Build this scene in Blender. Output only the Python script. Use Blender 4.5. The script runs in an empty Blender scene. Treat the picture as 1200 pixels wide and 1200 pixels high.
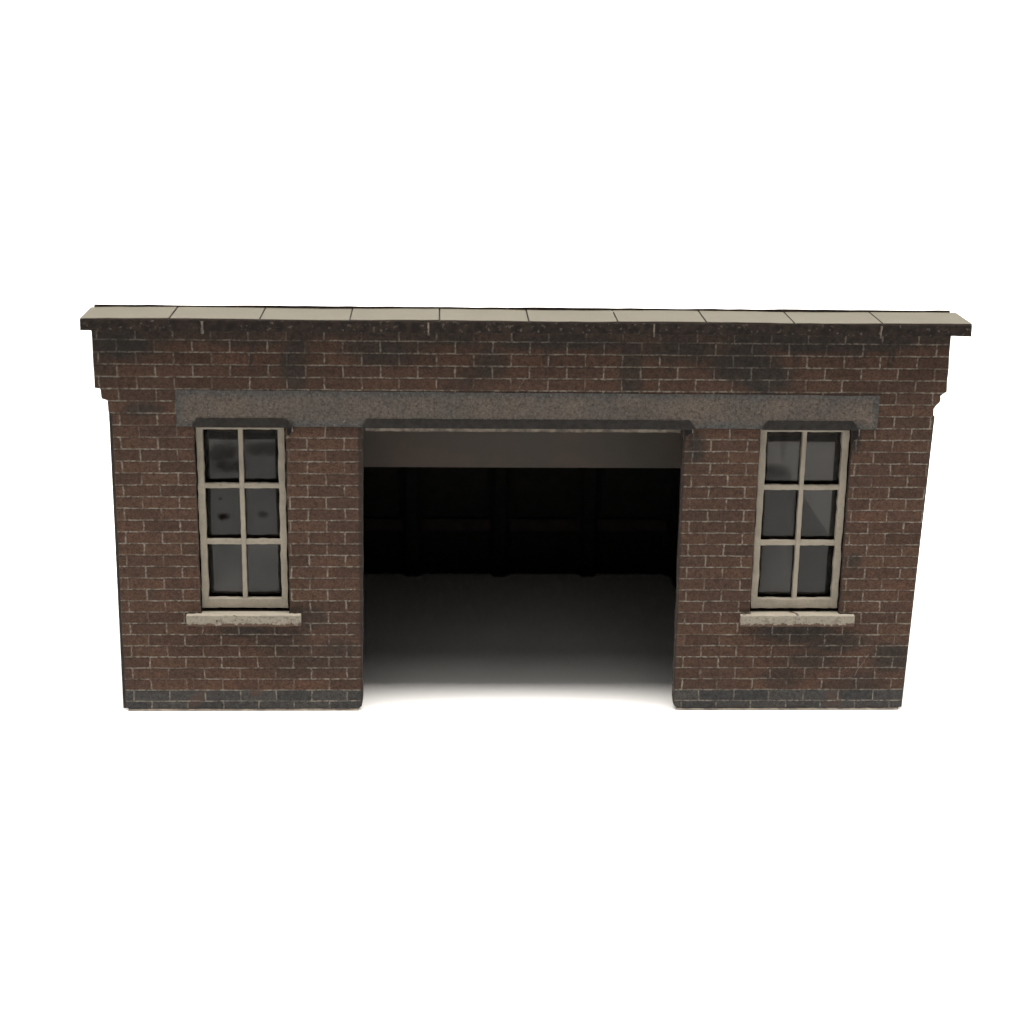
import bpy, bmesh, math, random
from mathutils import Vector, Matrix
random.seed(7)
S = bpy.context.scene

# ---------------------------------------------------------------- camera
F, PITCH, YAW, ROLL = 2108.62, 0.2974, 0.0415, -0.015
CP, SP, CY, SY = math.cos(PITCH), math.sin(PITCH), math.cos(YAW), math.sin(YAW)
fwd = Vector((SY*CP, CY*CP, -SP)); rgt = Vector((CY, -SY, 0)); dwn = fwd.cross(rgt)
cr, sr = math.cos(ROLL), math.sin(ROLL)
r2 = cr*rgt + sr*dwn; d2 = -sr*rgt + cr*dwn
cam_d = bpy.data.cameras.new('camera'); cam = bpy.data.objects.new('camera', cam_d)
S.collection.objects.link(cam)
up = -d2; bk = -fwd
cam.matrix_world = Matrix(((r2.x, up.x, bk.x, 2.586), (r2.y, up.y, bk.y, -14.1924), (r2.z, up.z, bk.z, 6.1221), (0, 0, 0, 1)))
cam_d.sensor_fit = 'HORIZONTAL'; cam_d.sensor_width = 36; cam_d.lens = 36*F/1200
cam_d.clip_start = 0.1; cam_d.clip_end = 500
S.camera = cam
cam_d.dof.use_dof = True; cam_d.dof.focus_distance = 15.15; cam_d.dof.aperture_fstop = .42

# ---------------------------------------------------------------- light and exposure
W = bpy.data.worlds.new('World'); S.world = W; W.use_nodes = True
W.node_tree.nodes['Background'].inputs['Color'].default_value = (1, .97, .92, 1)
W.node_tree.nodes['Background'].inputs['Strength'].default_value = 0.03
S.view_settings.view_transform = 'Standard'; S.view_settings.look = 'None'
S.view_settings.exposure = 0; S.view_settings.gamma = 1

def area(name, loc, target, sx, sy, power, col=(1, .96, .9)):
    d = bpy.data.lights.new(name, 'AREA'); d.shape = 'ELLIPSE' if 'softbox' in name else 'RECTANGLE'; d.size = sx; d.size_y = sy
    d.energy = power; d.color = col
    o = bpy.data.objects.new(name, d); S.collection.objects.link(o)
    o.location = loc
    o.rotation_euler = (0, 0, 0) if 'softbox' in name else (Vector(target)-Vector(loc)).to_track_quat('-Z', 'Y').to_euler()
    return o
area('overhead_softbox', (7.5, -3.6, 30), (7.5, -3.601, 0), 74, 7.6, 33500)
area('added_softbox', (4.0, -9.5, 30), (4.0, -4, 0), 30, 13, 1900)  # added lamp, smooths the brightening across the bay floor
area('backdrop_fill', (3.2, 6.5, 13), (3.2, 14, 3), 26, 3, 2600)  # added lamp out of view, whitens the sweep behind the model
area('front_fill', (1.0, -21, 21), (3.2, 0, 1.5), 26, 14, 370)  # added weak fill, stands in for light from the room

# ---------------------------------------------------------------- shader expressions
class G:
    def __init__(s, name):
        s.m = bpy.data.materials.new(name); s.m.use_nodes = True; s.t = s.m.node_tree; s.t.nodes.clear()
        s.out = s.t.nodes.new('ShaderNodeOutputMaterial')
        s.bsdf = s.t.nodes.new('ShaderNodeBsdfPrincipled')
        s.t.links.new(s.bsdf.outputs[0], s.out.inputs[0])
        tc = s.t.nodes.new('ShaderNodeTexCoord'); s.pos = E(s, tc.outputs['Object'])
        sp = s.t.nodes.new('ShaderNodeSeparateXYZ'); s.t.links.new(tc.outputs['Object'], sp.inputs[0])
        s.x, s.y, s.z = (E(s, sp.outputs[i]) for i in range(3))
    def put(s, inp, v):
        if isinstance(v, E): s.t.links.new(v.o, inp)
        elif isinstance(v, (tuple, list)): inp.default_value = tuple(v)+((1,) if len(v) == 3 and len(inp.default_value) == 4 else ())
        else: inp.default_value = v
    def op(s, k, a, b=0., c=0.):
        n = s.t.nodes.new('ShaderNodeMath'); n.operation = k
        for i, v in enumerate((a, b, c)): s.put(n.inputs[i], v)
        return E(s, n.outputs[0])
    def vec(s, x, y, z):
        n = s.t.nodes.new('ShaderNodeCombineXYZ')
        for i, v in enumerate((x, y, z)): s.put(n.inputs[i], v)
        return E(s, n.outputs[0])
    def noise(s, scale, detail=2., rough=.5, vec=None, sub=None):
        n = s.t.nodes.new('ShaderNodeTexNoise'); s.put(n.inputs['Vector'], vec or s.pos)
        n.inputs['Scale'].default_value = scale; n.inputs['Detail'].default_value = detail; n.inputs['Roughness'].default_value = rough
        return E(s, n.outputs['Fac'])
    def white(s, a, b=0., c=0.):
        n = s.t.nodes.new('ShaderNodeTexWhiteNoise'); n.noise_dimensions = '3D'; s.put(n.inputs['Vector'], s.vec(a, b, c))
        return E(s, n.outputs['Value'])
    def mix(s, f, a, b):
        n = s.t.nodes.new('ShaderNodeMix'); n.data_type = 'RGBA'; n.clamp_factor = True
        s.put(n.inputs['Factor'], f); s.put(n.inputs[6], a); s.put(n.inputs[7], b)
        return E(s, n.outputs[2])
    def ss(s, v, lo, hi):            # smooth step, lo -> 0, hi -> 1
        n = s.t.nodes.new('ShaderNodeMapRange'); n.interpolation_type = 'SMOOTHSTEP'
        s.put(n.inputs[0], v); s.put(n.inputs[1], lo); s.put(n.inputs[2], hi); n.inputs[3].default_value = 0; n.inputs[4].default_value = 1
        return E(s, n.outputs[0])
    def scale(s, c, f):
        n = s.t.nodes.new('ShaderNodeVectorMath'); n.operation = 'SCALE'; s.put(n.inputs[0], c); s.put(n.inputs['Scale'], f)
        return E(s, n.outputs[0])
    def bump(s, h, strength, dist=.01):
        n = s.t.nodes.new('ShaderNodeBump'); n.inputs['Strength'].default_value = strength; n.inputs['Distance'].default_value = dist
        s.put(n.inputs['Height'], h); s.t.links.new(n.outputs[0], s.bsdf.inputs['Normal'])
    def fin(s, col, rough=.85, spec=.2):
        s.put(s.bsdf.inputs['Base Color'], col); s.put(s.bsdf.inputs['Roughness'], rough); s.put(s.bsdf.inputs['Specular IOR Level'], spec)
        return s.m
class E:
    def __init__(s, g, o): s.g, s.o = g, o
    def __add__(a, b): return a.g.op('ADD', a, b)
    def __sub__(a, b): return a.g.op('SUBTRACT', a, b)
    def __rsub__(a, b): return a.g.op('SUBTRACT', b, a)
    def __mul__(a, b): return a.g.op('MULTIPLY', a, b)
    def __truediv__(a, b): return a.g.op('DIVIDE', a, b)
    __radd__ = __add__; __rmul__ = __mul__
    def floor(a): return a.g.op('FLOOR', a)
    def fract(a): return a.g.op('FRACT', a)
    def abs(a): return a.g.op('ABSOLUTE', a)
    def max(a, b): return a.g.op('MAXIMUM', a, b)
    def min(a, b): return a.g.op('MINIMUM', a, b)
    def mod(a, b): return a.g.op('FLOORED_MODULO', a, b)

Z0 = .085; HR = .10033
OP_L, OP_R, OP_T = 1.935, 4.575, 2.485
WINS = [(.588, 1.328), (5.200, 5.962)]
WZ0, WZ1 = .868, 2.485

def brick_mat():
    g = G('printed_brick_card')
    wx = (g.noise(9, 3)-.5)*.022; wz = (g.noise(7, 3, vec=g.vec(g.x+5., g.y, g.z))-.5)*.012
    fine = (g.noise(60, 2)-.5)*.010
    X, Z = g.x+wx+fine, g.z+wz+fine
    rz = (Z-Z0)/HR; row = rz.floor(); fz = rz.fract()
    fx = X/.3+(row+40.).mod(2.)*.5
    col = fx.floor(); ffx = fx.fract()
    dv = (.5-(ffx-.5).abs())*.3; dh = (.5-(fz-.5).abs())*HR
    rnd = g.white(col, row, 1.); rnd2 = g.white(col, row, 7.)
    par = (row+40.).mod(2.)
    # mortar: thin, pale, broken
    brk = g.ss(g.noise(5.5, 3, .65), .36, .58)
    brk2 = g.ss(g.noise(33, 2), .35, .58)
    thick = .0025+.0065*g.noise(28, 2)
    mv = (1.-g.ss(dv, thick*.6, thick*1.5)); mh = (1.-g.ss(dh, thick*.55, thick*1.35))
    mort = mv.max(mh)
    # mortar dies out wherever the grime lies, and where print is thin
    grain = g.noise(75, 2, .8); grain2 = g.noise(26, 3, .75)
    base = g.mix(rnd, (.077, .0425, .0282), (.051, .0288, .0195))
    base = g.mix(g.ss(rnd2, .62, 1.)*.5, base, (.048, .029, .023))
    base = g.mix(g.ss(g.noise(2.2, 3), .52, .72)*.55, base, (.094, .045, .030))
    shade = -.95+1.62*grain+1.82*grain2
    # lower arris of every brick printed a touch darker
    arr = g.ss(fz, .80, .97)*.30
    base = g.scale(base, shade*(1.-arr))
    # smoke stains, each at its own place (x, z, rx, rz, amount)
    blobs = [(.02, 3.16, .32, .14, 1), (-.15, 3.0, .15, .2, .5), (1.42, 3.05, .11, .34, .8), (1.0, 3.2, .5, .06, .6), (2.12, 3.12, .34, .13, .8), (2.6, 3.22, .5, .06, .8),
             (2.98, 3.0, .14, .14, .7), (3.55, 3.2, .60, .07, .9), (4.12, 2.98, .10, .34, .75), (4.55, 3.14, .40, .12, .8), (5.02, 3.1, .30, .22, 1), (5.2, 2.95, .22, .22, 1), (5.45, 3.2, .5, .09, 1),
             (6.05, 3.2, .5, .07, .85), (.98, .72, .28, .06, .8), (1.45, .83, .22, .10, .7), (1.3, .62, .25, .13, .5), (.2, 2.62, .17, .06, .8), (1.5, .4, .4, .12, .45), (5.62, .70, .36, .10, .9), (5.95, .62, .30, .10, .8), (5.75, .45, .22, .08, .7), (5.5, .28, .2, .12, .6),
             (6.45, .48, .2, .14, .85), (6.1, .22, .3, .10, .6), (4.68, 2.33, .08, .13, .9), (1.72, .55, .16, .11, .6), (3.3, 2.86, .3, .05, .3), (5.97, 2.40, .07, .12, .95), (6.05, 1.35, .07, .07, .8), (-.05, .11, .2, .2, .2), (2.9, 2.9, .2, .1, .4)]
    grime = None
    rag = (g.noise(5, 4, .65)-.5)*2.2
    for bx, bz, rx, rz_, am in blobs:
        d = ((g.x-bx)/rx)*((g.x-bx)/rx)+((g.z-bz)/rz_)*((g.z-bz)/rz_)
        v = g.ss(d+rag, 1.7, .1)*am
        grime = v if grime is None else grime.max(v)
    grime = grime.max(g.ss(g.noise(1.7, 4, .7), .60, .72)*.35)
    streak = g.noise(1., 4, .7, vec=g.vec(g.x*7., 3.7, g.z*.8))
    grime = grime.max(g.ss(streak+(g.z-3.05)*.35, .54, .68)*g.ss(g.z, 2.75, 2.95)*.75).max(g.ss(g.z+(g.noise(4, 3, .7)-.5)*.25, 3.14, 3.27)*.7)
    soot = g.scale(g.mix(g.noise(14, 2), (.014, .013, .012), (.030, .027, .024)), shade)
    colr = g.mix(grime*.9, base, soot)
    # blue-grey engineering-brick plinth: the two lowest courses
    pl = 1.-g.ss(Z, Z0+HR-.004, Z0+HR+.004)
    plc = g.scale(g.mix(rnd, (.036, .035, .035), (.054, .051, .048)), shade)
    plc = g.mix(g.ss(g.noise(3.1, 3), .62, .7)*.6, plc, (.06, .035, .027))
    colr = g.mix(pl, colr, plc)
    mc = g.mix(g.noise(30, 2), (.070, .060, .050), (.255, .228, .188))
    mk = mort*(.18+.82*brk)*(.22+.78*brk2)*(1.-grime*.45)*(1.-g.ss(rnd2, .9, .93)*.3)
    colr = g.mix(mk, colr, mc)
    # dark press line just under each bed joint
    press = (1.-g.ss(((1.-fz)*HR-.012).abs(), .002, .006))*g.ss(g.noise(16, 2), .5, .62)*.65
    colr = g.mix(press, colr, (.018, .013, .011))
    # ink rubbed along the cut edges of the bay opening
    ink = (1.-g.ss((g.x-OP_L+(g.noise(12, 2)-.5)*.02).abs(), .012, .034)).max(1.-g.ss((g.x-OP_R).abs(), .006, .022))*g.ss(g.z, 2.49, 2.48)
    colr = g.mix(ink*.8, colr, (.016, .0135, .012))
    # scratches
    def scratch(x0, z0, x1, z1, w=.004):
        L = math.hypot(x1-x0, z1-z0); ux, uz = (x1-x0)/L, (z1-z0)/L
        t = (g.x-x0)*ux+(g.z-z0)*uz; dd = ((g.x-x0)*uz-(g.z-z0)*ux+(g.noise(8, 1)-.5)*.03).abs()
        return (1.-g.ss(dd, w*.4, w))*g.ss(t, 0., .02)*(1.-g.ss(t, L-.02, L))*brk2
    for a in ((5.95, .28, 6.12, .30), (6.12, .30, 6.24, .52), (3.16, 2.72, 3.28, 2.93)):
        colr = g.mix(scratch(*a)*.6, colr, (.16, .13, .115))
    # ink-darkened, slightly frayed card edges
    geo = g.t.nodes.new('ShaderNodeNewGeometry'); sn = g.t.nodes.new('ShaderNodeSeparateXYZ')
    g.t.links.new(geo.outputs['True Normal'], sn.inputs[0]); ny = E(g, sn.outputs[1]).abs()
    edge = g.mix(g.ss(g.noise(30, 3), .5, .7), (.030, .022, .018), (.085, .068, .055))
    colr = g.mix(1.-g.ss(ny, .35, .9), colr, edge)
    g.bump(grain*.5+grain2*.5-mk*.6, .35, .006)
    return g.fin(colr, .82, .22)

def plain(name, c1, c2, scale=20, rough=.85, spec=.2, detail=3, bump=.2, chips=None):
    g = G(name); n = g.noise(scale, detail, .65)
    c = g.mix(g.ss(n, .3, .7), c1, c2)
    fine = g.noise(120, 2, .7)
    c = g.scale(c, .72+.56*fine)
    if chips: c = g.mix(g.ss(g.noise(chips[0], 4, .7), chips[1], chips[1]+.05)*chips[3], c, chips[2])
    g.bump(fine*.5+n*.5, bump, .006)
    return g.fin(c, rough, spec)

def lintel_mat():
    g = G('speckled_stone_print')
    cx = g.ss(g.noise(2.5, 3), .35, .65)
    c = g.mix(cx, (.076, .066, .058), (.092, .076, .064))
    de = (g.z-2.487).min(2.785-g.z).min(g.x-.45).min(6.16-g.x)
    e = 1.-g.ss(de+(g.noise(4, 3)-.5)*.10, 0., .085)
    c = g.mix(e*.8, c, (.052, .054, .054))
    vein = 1.-g.ss((g.noise(1.3, 3)-.5).abs(), 0., .022)
    c = g.mix(vein*.15, c, (.05, .052, .052))
    s1, s2 = g.noise(42, 3, .75), g.noise(75, 2, .7)
    c = g.scale(c, -.60+1.7*s1+1.3*s2)
    c = g.mix(g.ss(g.noise(50, 2), .68, .76)*.5, c, (.24, .19, .15))
    g.bump(s1, .3, .006)
    return g.fin(c, .85, .2)

def sill_mat(cx0, cx1):
    g = G('chipped_cream_sill')
    n = g.noise(16, 4, .7); h = g.z+(n-.5)*.11
    cream = g.mix(g.noise(9, 3), (.185, .168, .138), (.25, .226, .185))
    cream = g.mix(g.ss(g.noise(20, 4, .8), .50, .60)*g.ss(g.z, .876, .86)*.75, cream, (.12, .10, .083))
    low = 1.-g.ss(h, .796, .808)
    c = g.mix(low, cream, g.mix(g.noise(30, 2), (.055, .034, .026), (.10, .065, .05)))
    c = g.mix(g.ss(g.noise(13, 3), .66, .70), c, (.05, .035, .028))
    c = g.scale(c, .75+.5*g.noise(90, 2))
    g.bump(n, .4, .008)
    return g.fin(c, .8, .2)

def pane_mat():
    g = G('smeared_clear_plastic_glazing')
    n = g.noise(2.1, 2, .5)
    t = g.t.nodes
    # glue smears left on the plastic, dark grey film
    film_shade = None
    for bx, bz, rx, rz_, am in [(.80, 1.90+.33, .13, .11, .75), (.84, 2.12, .16, .07, .8), (1.13, 2.27, .15, .07, .65), (.80, 1.69, .055, .035, 1), (1.12, 1.71, .05, .03, .6), (.77, 1.84, .014, .012, 1),
                               (.72, 2.32, .03, .3, .1), (5.42, 2.35, .03, .2, .3), (5.35, 2.10, .14, .07, .5)]:
        d = ((g.x-bx)/rx)*((g.x-bx)/rx)+((g.z-bz)/rz_)*((g.z-bz)/rz_)+(g.noise(7, 4, .7)-.5)*3.2
        v = g.ss(d, 1.5, .0)*am; film_shade = v if film_shade is None else film_shade.max(v)
    gap_shade = None  # shadow gap above each rail, painted as dark lines over the smears
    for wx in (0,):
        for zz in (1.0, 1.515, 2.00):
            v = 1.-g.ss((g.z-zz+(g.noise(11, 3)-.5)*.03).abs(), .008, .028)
            gap_shade = v if gap_shade is None else gap_shade.max(v)
    film_shade = film_shade.max(gap_shade)
    g.put(g.bsdf.inputs['Base Color'], g.mix(g.ss(n, .3, .7), (.030, .029, .027), (.046, .043, .039)))
    def half(x0, z0, x1, z1, soft=.012):
        Lh = math.hypot(x1-x0, z1-z0)
        return g.ss(((g.x-x0)*(z1-z0)-(g.z-z0)*(x1-x0))*(1/Lh)+(g.noise(3, 2)-.5)*.03, -soft, soft)
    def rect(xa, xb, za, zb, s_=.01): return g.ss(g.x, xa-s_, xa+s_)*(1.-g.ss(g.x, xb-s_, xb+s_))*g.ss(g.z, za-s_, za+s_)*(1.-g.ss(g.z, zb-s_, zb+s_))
    pane_glare = rect(5.5, 6.0, 1.96, 2.5)*(.75+.3*g.noise(3, 2))  # light and reflections in the glass, painted as paler regions
    pane_glare = pane_glare.max(rect(5.1, 5.58, 2.0, 2.5)*half(5.15, 2.22, 5.60, 1.99, .03)*.9) if False else pane_glare.max(rect(5.1, 5.58, 1.96, 2.5)*g.ss((g.z-2.12)+(g.x-5.3).abs()*.0+g.x*.35-1.87, -.02, .03)*.85)
    pane_glare = pane_glare.max(rect(5.5, 6.0, 1.47, 1.98)*g.ss((g.x-5.60)*.40+(g.z-1.90)*.28, -.006, .006)*.8)
    pane_glare = pane_glare.max(rect(5.1, 5.58, .9, 1.48)*g.ss((g.x-5.35)*.3-(g.z-1.25)*.1, -.06, .06)*.4)
    pane_glare = pane_glare.max(rect(.55, .97, 2.0, 2.5)*g.ss((g.z-2.20)-(g.x-.7)*.6, -.05, .05)*.75)
    pane_glare = pane_glare.max(rect(.96, 1.4, 2.0, 2.5)*g.ss((g.z-2.30)-(g.x-1.1)*.4, -.05, .05)*.65)
    pane_glare = pane_glare.max(rect(.55, 1.4, .9, 1.5)*(.15+.4*g.ss(g.noise(2.5, 2), .4, .65)))
    pane_spec = g.mix(film_shade, g.mix(pane_glare, (.34, .33, .31), (.56, .55, .52)), (.0, .0, .0))
    g.put(g.bsdf.inputs['Specular IOR Level'], pane_spec)
    g.put(g.bsdf.inputs['Roughness'], .16)
    g.put(g.bsdf.inputs['Base Color'], g.mix(film_shade, g.mix(pane_glare, (.008, .0075, .007), (.022, .020, .018)), (.006, .005, .004)))
    tr = t.new('ShaderNodeBsdfTransparent'); mx = t.new('ShaderNodeMixShader')
    g.put(mx.inputs[0], .72+film_shade*.25)
    g.t.links.new(tr.outputs[0], mx.inputs[1]); g.t.links.new(g.bsdf.outputs[0], mx.inputs[2]); g.t.links.new(mx.outputs[0], g.out.inputs[0])
    g.bump(g.noise(2.0, 1), .12, .05)
    return g.m

def coping_top_mat():
    g = G('cream_stone_coping_print')
    n = g.noise(3, 3); f = g.noise(95, 2, .7)
    c = g.mix(n, (.092, .085, .067), (.115, .105, .083))
    c = g.scale(c, .80+.40*f)
    c = g.mix(g.ss(g.noise(21, 3, .7), .70, .74)*.7, c, (.10, .075, .06))
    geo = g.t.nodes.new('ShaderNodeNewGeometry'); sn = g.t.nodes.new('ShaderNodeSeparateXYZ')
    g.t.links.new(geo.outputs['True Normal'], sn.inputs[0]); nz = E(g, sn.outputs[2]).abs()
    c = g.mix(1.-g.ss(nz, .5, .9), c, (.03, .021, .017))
    g.bump(f, .2, .004)
    return g.fin(c, .8, .2)

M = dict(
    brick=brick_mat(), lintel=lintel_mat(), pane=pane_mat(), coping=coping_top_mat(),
    coping_edge=plain('dark_brown_inked_card_edge', (.006, .0045, .004), (.022, .0145, .011), 14, chips=(34, .60, (.11, .09, .075), .6)),
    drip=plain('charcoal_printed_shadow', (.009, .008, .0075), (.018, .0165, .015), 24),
    raw=plain('raw_card_edge', (.075, .066, .057), (.19, .16, .13), 14),
    base=plain('tan_card_bottom_edge', (.12, .10, .085), (.33, .28, .22), 6),
    paint=plain('aged_cream_paint', (.212, .190, .155), (.262, .236, .193), 7, chips=(22, .64, (.12, .10, .08), .6)),
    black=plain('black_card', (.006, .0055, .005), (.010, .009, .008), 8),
    header=plain('grey_brown_card', (.066, .050, .043), (.049, .045, .040), 1.0, bump=.1),
    backrail=plain('dark_brown_card', (.022, .015, .013), (.03, .022, .02), 6),
    paper=plain('grey_backing_paper', (.10, .095, .085), (.13, .12, .11), 3),
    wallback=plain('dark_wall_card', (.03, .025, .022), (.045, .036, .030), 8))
gm = G('white_paper'); M['ground'] = gm.fin(gm.mix(gm.noise(3, 2), (.84, .84, .84), (.87, .87, .87)), .9, .1)

# ---------------------------------------------------------------- mesh helpers
def link(name, me, mat, parent=None):
    o = bpy.data.objects.new(name, me); S.collection.objects.link(o)
    if mat: me.materials.append(mat)
    if parent: o.parent = parent
    return o
def from_bm(name, bm, mat, parent=None, bevel=0):
    bmesh.ops.recalc_face_normals(bm, faces=bm.faces)
    me = bpy.data.meshes.new(name); bm.to_mesh(me); bm.free()
    o = link(name, me, mat, parent)
    if bevel:
        b = o.modifiers.new('bevel', 'BEVEL'); b.width = bevel; b.segments = 2; b.limit_method = 'ANGLE'
    return o
def add_box(bm, x0, x1, y0, y1, z0, z1, jit=0, cuts=0):
    """box, optionally cut along its length with slightly hand-cut (wavering) edges"""
    n = cuts+1; L = 0 if (x1-x0) >= (z1-z0) else 1
    rings = []
    for i in range(n+1):
        t = i/n
        j = lambda: random.uniform(-jit, jit)
        if L == 0:
            x = x0+(x1-x0)*t; a, b, c, d = j(), j(), j(), j()
            r = [(x, y0+c*.4, z0+a), (x, y1, z0+a), (x, y1, z1+b), (x, y0+c*.4, z1+b)]
        else:
            z = z0+(z1-z0)*t; a, b, c = j(), j(), j()
            r = [(x0+a, y0+c*.4, z), (x1+b, y0+c*.4, z), (x1+b, y1, z), (x0+a, y1, z)]
        rings.append([bm.verts.new(p) for p in r])
    bm.faces.new(rings[0]); bm.faces.new(rings[-1][::-1])
    for a, b in zip(rings, rings[1:]):
        for k in range(4): bm.faces.new((a[k], b[k], b[(k+1) % 4], a[(k+1) % 4]))
def box(name, mat, parent, *a, jit=0, cuts=0, bevel=0):
    bm = bmesh.new(); add_box(bm, *a, jit=jit, cuts=cuts); return from_bm(name, bm, mat, parent, bevel)

def sheet(name, outline, holes, y0, y1, mat, parent, bevel=.008, jit=.003, step=.09):
    """a hand-cut card sheet in the XZ plane with real thickness"""
    cu = bpy.data.curves.new(name, 'CURVE'); cu.dimensions = '2D'; cu.fill_mode = 'BOTH'
    cu.extrude = (y1-y0)/2-bevel; cu.bevel_depth = bevel; cu.bevel_resolution = 1
    cu.offset = -bevel
    for loop in [outline]+holes:
        pts = []
        for (ax, az), (bx, bz) in zip(loop, loop[1:]+loop[:1]):
            L = math.hypot(bx-ax, bz-az); n = max(1, int(L/step))
            for k in range(n):
                t = k/n; q = jit if k else jit*.3
                pts.append((ax+(bx-ax)*t+random.uniform(-q, q), az+(bz-az)*t+random.uniform(-q, q)))
        sp = cu.splines.new('POLY'); sp.points.add(len(pts)-1); sp.use_cyclic_u = True
        for p, (x, z) in zip(sp.points, pts): p.co = (x, z, 0, 1)
    tmp = bpy.data.objects.new('tmp', cu); S.collection.objects.link(tmp)
    dg = bpy.context.evaluated_depsgraph_get(); dg.update()
    me = bpy.data.meshes.new_from_object(tmp.evaluated_get(dg)); bpy.data.objects.remove(tmp)
    # curve plane XY -> world XZ, thickness to Y
    for v in me.vertices:
        x, y, z = v.co; v.co = (x, (y0+y1)/2-z, y)
    me.name = name; me.materials.clear()
    return link(name, me, mat, parent)

# ---------------------------------------------------------------- setting: white paper sweep
bm = bmesh.new(); prof = [(-13, 0), (10, 0)]
prof += [(10+5*math.sin(a*math.pi/24), 5-5*math.cos(a*math.pi/24)) for a in range(1, 13)]+[(15, 16)]
prev = None
for (y, z) in prof:
    cur = [bm.verts.new((x, y, z-.004)) for x in (-22, 28)]
    if prev: bm.faces.new((prev[0], prev[1], cur[1], cur[0]))
    prev = cur
gr = from_bm('ground', bm, M['ground'])
for p in gr.data.polygons: p.use_smooth = True
gr['kind'] = 'structure'

# ---------------------------------------------------------------- the model building
B = bpy.data.objects.new('model_garage', None); S.collection.objects.link(B)
B['label'] = 'weathered card model of a dark red brick garage with open bay and two cream windows'
B['category'] = 'model building'

T = .10   # wall card thickness
out = [(-.072, .03), (-.05, 0.012), (1.895, .012), (1.92, .035), (1.93, .09), (OP_L, .6), (OP_L+.012, 1.6), (OP_L+.02, OP_T), (OP_R-.005, OP_T), (OP_R-.002, 1.5), (OP_R+.004, .1), (4.588, .04), (4.615, .012), (6.53, .012), (6.56, .035),
       (6.575, .5), (6.600, 1.5), (6.622, 2.60), (6.622, 2.66), (6.640, 2.69), (6.664, 2.712), (6.672, 2.735), (6.668, 2.77), (6.70, 2.793), (6.716, 2.80), (6.713, 3.279),
       (-.192, 3.279), (-.190, 2.797), (-.145, 2.790), (-.140, 2.71), (-.094, 2.695), (-.090, 2.600), (-.063, 2.590), (-.068, 1.3)]
holes = [[(a, WZ0), (b, WZ0), (b, WZ1), (a, WZ1)] for a, b in WINS]
wall = sheet('front_wall', out, holes, 0, T, M['brick'], B)

# card base edge under the two piers
for a, b in ((-.05, 1.895), (4.615, 6.53)):
    box('base_edge', M['base'], B, a, b, -.006, T, 0, .0115, jit=.0015, cuts=40)
# long stone lintel printed on its own thin card, with the three openings' soot-dark chamfers below
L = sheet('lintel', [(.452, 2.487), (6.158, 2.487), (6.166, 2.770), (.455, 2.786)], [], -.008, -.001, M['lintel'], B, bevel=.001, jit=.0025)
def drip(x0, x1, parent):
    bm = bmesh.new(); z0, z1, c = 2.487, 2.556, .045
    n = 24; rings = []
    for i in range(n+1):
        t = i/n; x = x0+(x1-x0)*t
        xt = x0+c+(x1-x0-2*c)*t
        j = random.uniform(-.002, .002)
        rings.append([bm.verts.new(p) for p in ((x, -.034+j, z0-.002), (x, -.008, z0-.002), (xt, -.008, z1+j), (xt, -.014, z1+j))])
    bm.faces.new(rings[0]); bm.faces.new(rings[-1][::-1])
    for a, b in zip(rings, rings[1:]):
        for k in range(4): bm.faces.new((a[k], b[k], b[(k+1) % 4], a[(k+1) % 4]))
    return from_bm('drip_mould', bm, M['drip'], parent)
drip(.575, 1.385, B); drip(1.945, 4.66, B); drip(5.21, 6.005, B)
# lifted card corners at the right-hand ends of the drips
for x, w, h in ((1.350, .045, .075), (4.590, .065, .060), (5.968, .055, .105)):
    bm = bmesh.new()
    a = [bm.verts.new(p) for p in ((x-.012, -.012, 2.484), (x+w, -.030, 2.484), (x+w*.75, -.018, 2.484-h*.45), (x-.002, -.010, 2.484-h))]
    b = [bm.verts.new((v.co.x, -.0015, v.co.z)) for v in a]
    bm.faces.new(a); bm.faces.new(b[::-1])
    for k in range(4): bm.faces.new((a[k], a[(k+1) % 4], b[(k+1) % 4], b[k]))
    from_bm('lifted_corner', bm, M['black'], B)
    bm = bmesh.new(); add_box(bm, x+w*.70, x+w*.70+.008, -.034, -.016, 2.484-h*.45, 2.488, jit=.002, cuts=4)
    from_bm('torn_edge', bm, M['raw'], B)
# raw paper edge hanging under the bay drip
box('opening_edge', M['raw'], B, 1.975, 4.545, .012, .085, 2.448, 2.4855, jit=.003, cuts=50)

# ---- coping
cop = bpy.data.objects.new('tmp', None)
cb = box('coping', M['coping_edge'], B, -.262, 6.852, -.08, .42, 3.281, 3.370, jit=.0025, cuts=46, bevel=.004)
xs = [-.262]+[.4418+.7103*i for i in range(9)]+[6.852]
for i, (a, b) in enumerate(zip(xs, xs[1:])):
    bm = bmesh.new(); n = 6; v = []
    q = .006
    for k in range(n+1):
        x = a+(q if i else .002)+(b-a-(q if i else .002)-(q if i < 9 else .002))*k/n
        w = .003*math.sin(x*3.1)+random.uniform(-.0015, .0015)
        back = .405
        if i == 0 and k == 0: back = .40
        v.append([bm.verts.new(p) for p in ((x, -.076+random.uniform(-.002, .002), 3.371), (x, -.076, 3.382+w), (x, back, 3.382+w), (x, back, 3.371))])
    bm.faces.new(v[0]); bm.faces.new(v[-1][::-1])
    for p, r in zip(v, v[1:]):
        for k in range(4): bm.faces.new((p[k], r[k], r[(k+1) % 4], p[(k+1) % 4]))
    from_bm('coping_slab', bm, M['coping'], cb)
box('back_edge', M['coping_edge'], cb, -.235, 6.80, 0.407, .425, 3.371, 3.397, jit=.003, cuts=60)
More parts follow.
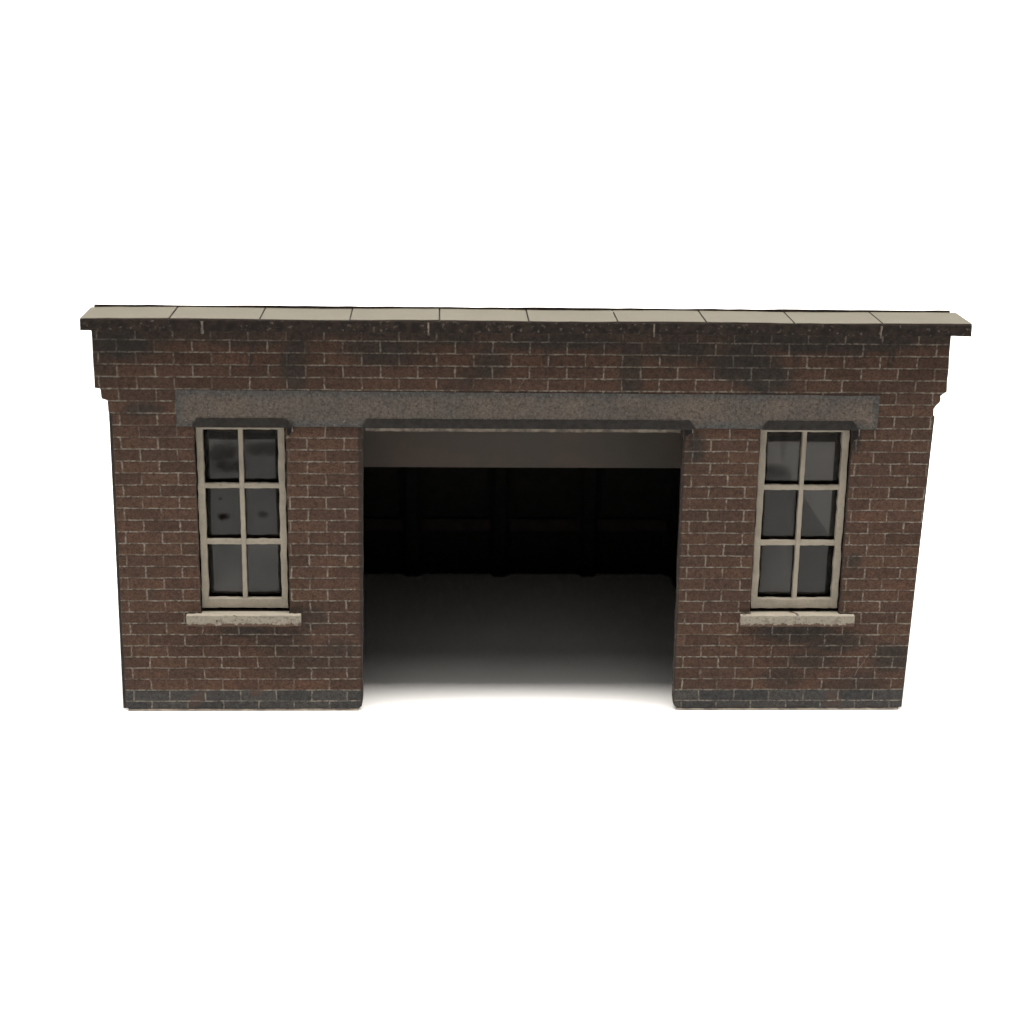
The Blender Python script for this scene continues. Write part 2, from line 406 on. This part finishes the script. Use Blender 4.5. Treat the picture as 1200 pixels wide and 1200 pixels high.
# torn joints in the coping fascia
for x, w in ((.69, .018), (2.48, .012), (4.28, .012), (6.11, .014)):
    box('fascia_joint', M['raw'], cb, x, x+w, -.088, -.079, 3.262, 3.362, jit=.004, cuts=5)

# ---- windows
def window(a, b, sill_a, sill_b, label):
    x0, x1 = a+.010, b-.012
    z0, z1 = .907, WZ1-.006
    yf, yb = .045, .098
    st = .056
    bm = bmesh.new()
    add_box(bm, x0, x0+st, yf, yb, z0, z1, jit=.0045, cuts=26)
    add_box(bm, x1-st, x1, yf, yb, z0, z1, jit=.0045, cuts=26)
    add_box(bm, x0+st-.004, x1-st+.004, yf+.0015, yb, z0+.0015, z0+.085, jit=.003, cuts=12)
    add_box(bm, x0+st-.004, x1-st+.004, yf+.0015, yb, z1-.030, z1-.0015, jit=.002, cuts=12)
    w = from_bm('window', bm, M['paint'], B, .004)
    w['label'] = label
    xm = (x0+x1)/2
    bm = bmesh.new()
    add_box(bm, xm-.018, xm+.018, yf+.004, yb+.0, z0+.083, z1-.028, jit=.002, cuts=26)
    for zz in (1.972, 1.488):
        for p, q in ((x0+st-.003, xm-.0165), (xm+.0165, x1-st+.003)):
            add_box(bm, p, q, yf+.009, yb-.002, zz-.022, zz+.018, jit=.0028, cuts=8)
    from_bm('glazing_bars', bm, M['paint'], w, .003)
    # plastic glazing sheet behind the frame
    bm = bmesh.new(); nx, nz = 6, 12
    vv = [[bm.verts.new((x0+.01+(x1-x0-.02)*i/nx, yb+.012+.004*math.sin(i*1.3+k*.7+a), z0+.02+(z1-z0-.03)*k/nz)) for i in range(nx+1)] for k in range(nz+1)]
    for k in range(nz):
        for i in range(nx): bm.faces.new((vv[k][i], vv[k][i+1], vv[k+1][i+1], vv[k+1][i]))
    ex = bmesh.ops.extrude_face_region(bm, geom=bm.faces[:])
    for v in ex['geom']:
        if isinstance(v, bmesh.types.BMVert): v.co.y += .006
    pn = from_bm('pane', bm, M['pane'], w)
    for p in pn.data.polygons: p.use_smooth = abs(p.normal.y) > .9
    # window sill
    bm = bmesh.new()
    add_box(bm, sill_a, sill_b, -.055, -.001, .779, .877, jit=.003, cuts=34)
    add_box(bm, a+.006, b-.006, -.003, .098, .8655, .8765, jit=.0, cuts=2)
    s = from_bm('sill', bm, M['sill'], w, .004)
    # black card lining behind the glazing
    bx = box('lining', M['black'], w, a-.05, b+.05, .62, .64, WZ0-.1, WZ1+.05)
    return w
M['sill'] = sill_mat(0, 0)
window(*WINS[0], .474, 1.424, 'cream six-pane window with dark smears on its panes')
w2 = window(*WINS[1], 5.114, 6.082, 'cream six-pane window with a pale diagonal glare painted on its panes')
# ---- inner structure
for xb, xt, w in ((-.104, -.096, .09), (6.575, 6.648, -.09)):
    bm = bmesh.new(); q = []
    for z, x in ((0, xb), (2.585, xt)):
        q.append([bm.verts.new(p) for p in ((x, T*.55, z), (x+w*.3, T*.55, z), (x+w*.3, T+.001, z), (x+w, T+.001, z), (x+w, 3.55, z), (x, 3.55, z))])
    bm.faces.new(q[0]); bm.faces.new(q[1][::-1])
    for k in range(6): bm.faces.new((q[0][k], q[1][k], q[1][(k+1) % 6], q[0][(k+1) % 6]))
    from_bm('side_wall', bm, M['wallback'], B)
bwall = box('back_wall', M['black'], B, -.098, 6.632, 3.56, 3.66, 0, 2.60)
for x in (.45, 1.37, 2.29, 3.20, 4.12, 5.03, 5.95):
    bm = bmesh.new(); q = [[bm.verts.new((x+dx, 3.559-dy, z)) for dx, dy in ((-.13, 0), (-.09, .03), (-.05, .085), (.05, .085), (.09, .03), (.13, 0))] for z in (0, 2.55)]
    bm.faces.new(q[0]); bm.faces.new(q[1][::-1])
    for k in range(6): bm.faces.new((q[0][k], q[1][k], q[1][(k+1) % 6], q[0][(k+1) % 6]))
    from_bm('pilaster', bm, M['black'], bwall)
for a, b in ((1.47, 2.19), (2.39, 3.10), (3.30, 4.02), (4.22, 4.93)):
    box('ledge', M['backrail'], bwall, a, b, 3.50, 3.559, .49, .615)
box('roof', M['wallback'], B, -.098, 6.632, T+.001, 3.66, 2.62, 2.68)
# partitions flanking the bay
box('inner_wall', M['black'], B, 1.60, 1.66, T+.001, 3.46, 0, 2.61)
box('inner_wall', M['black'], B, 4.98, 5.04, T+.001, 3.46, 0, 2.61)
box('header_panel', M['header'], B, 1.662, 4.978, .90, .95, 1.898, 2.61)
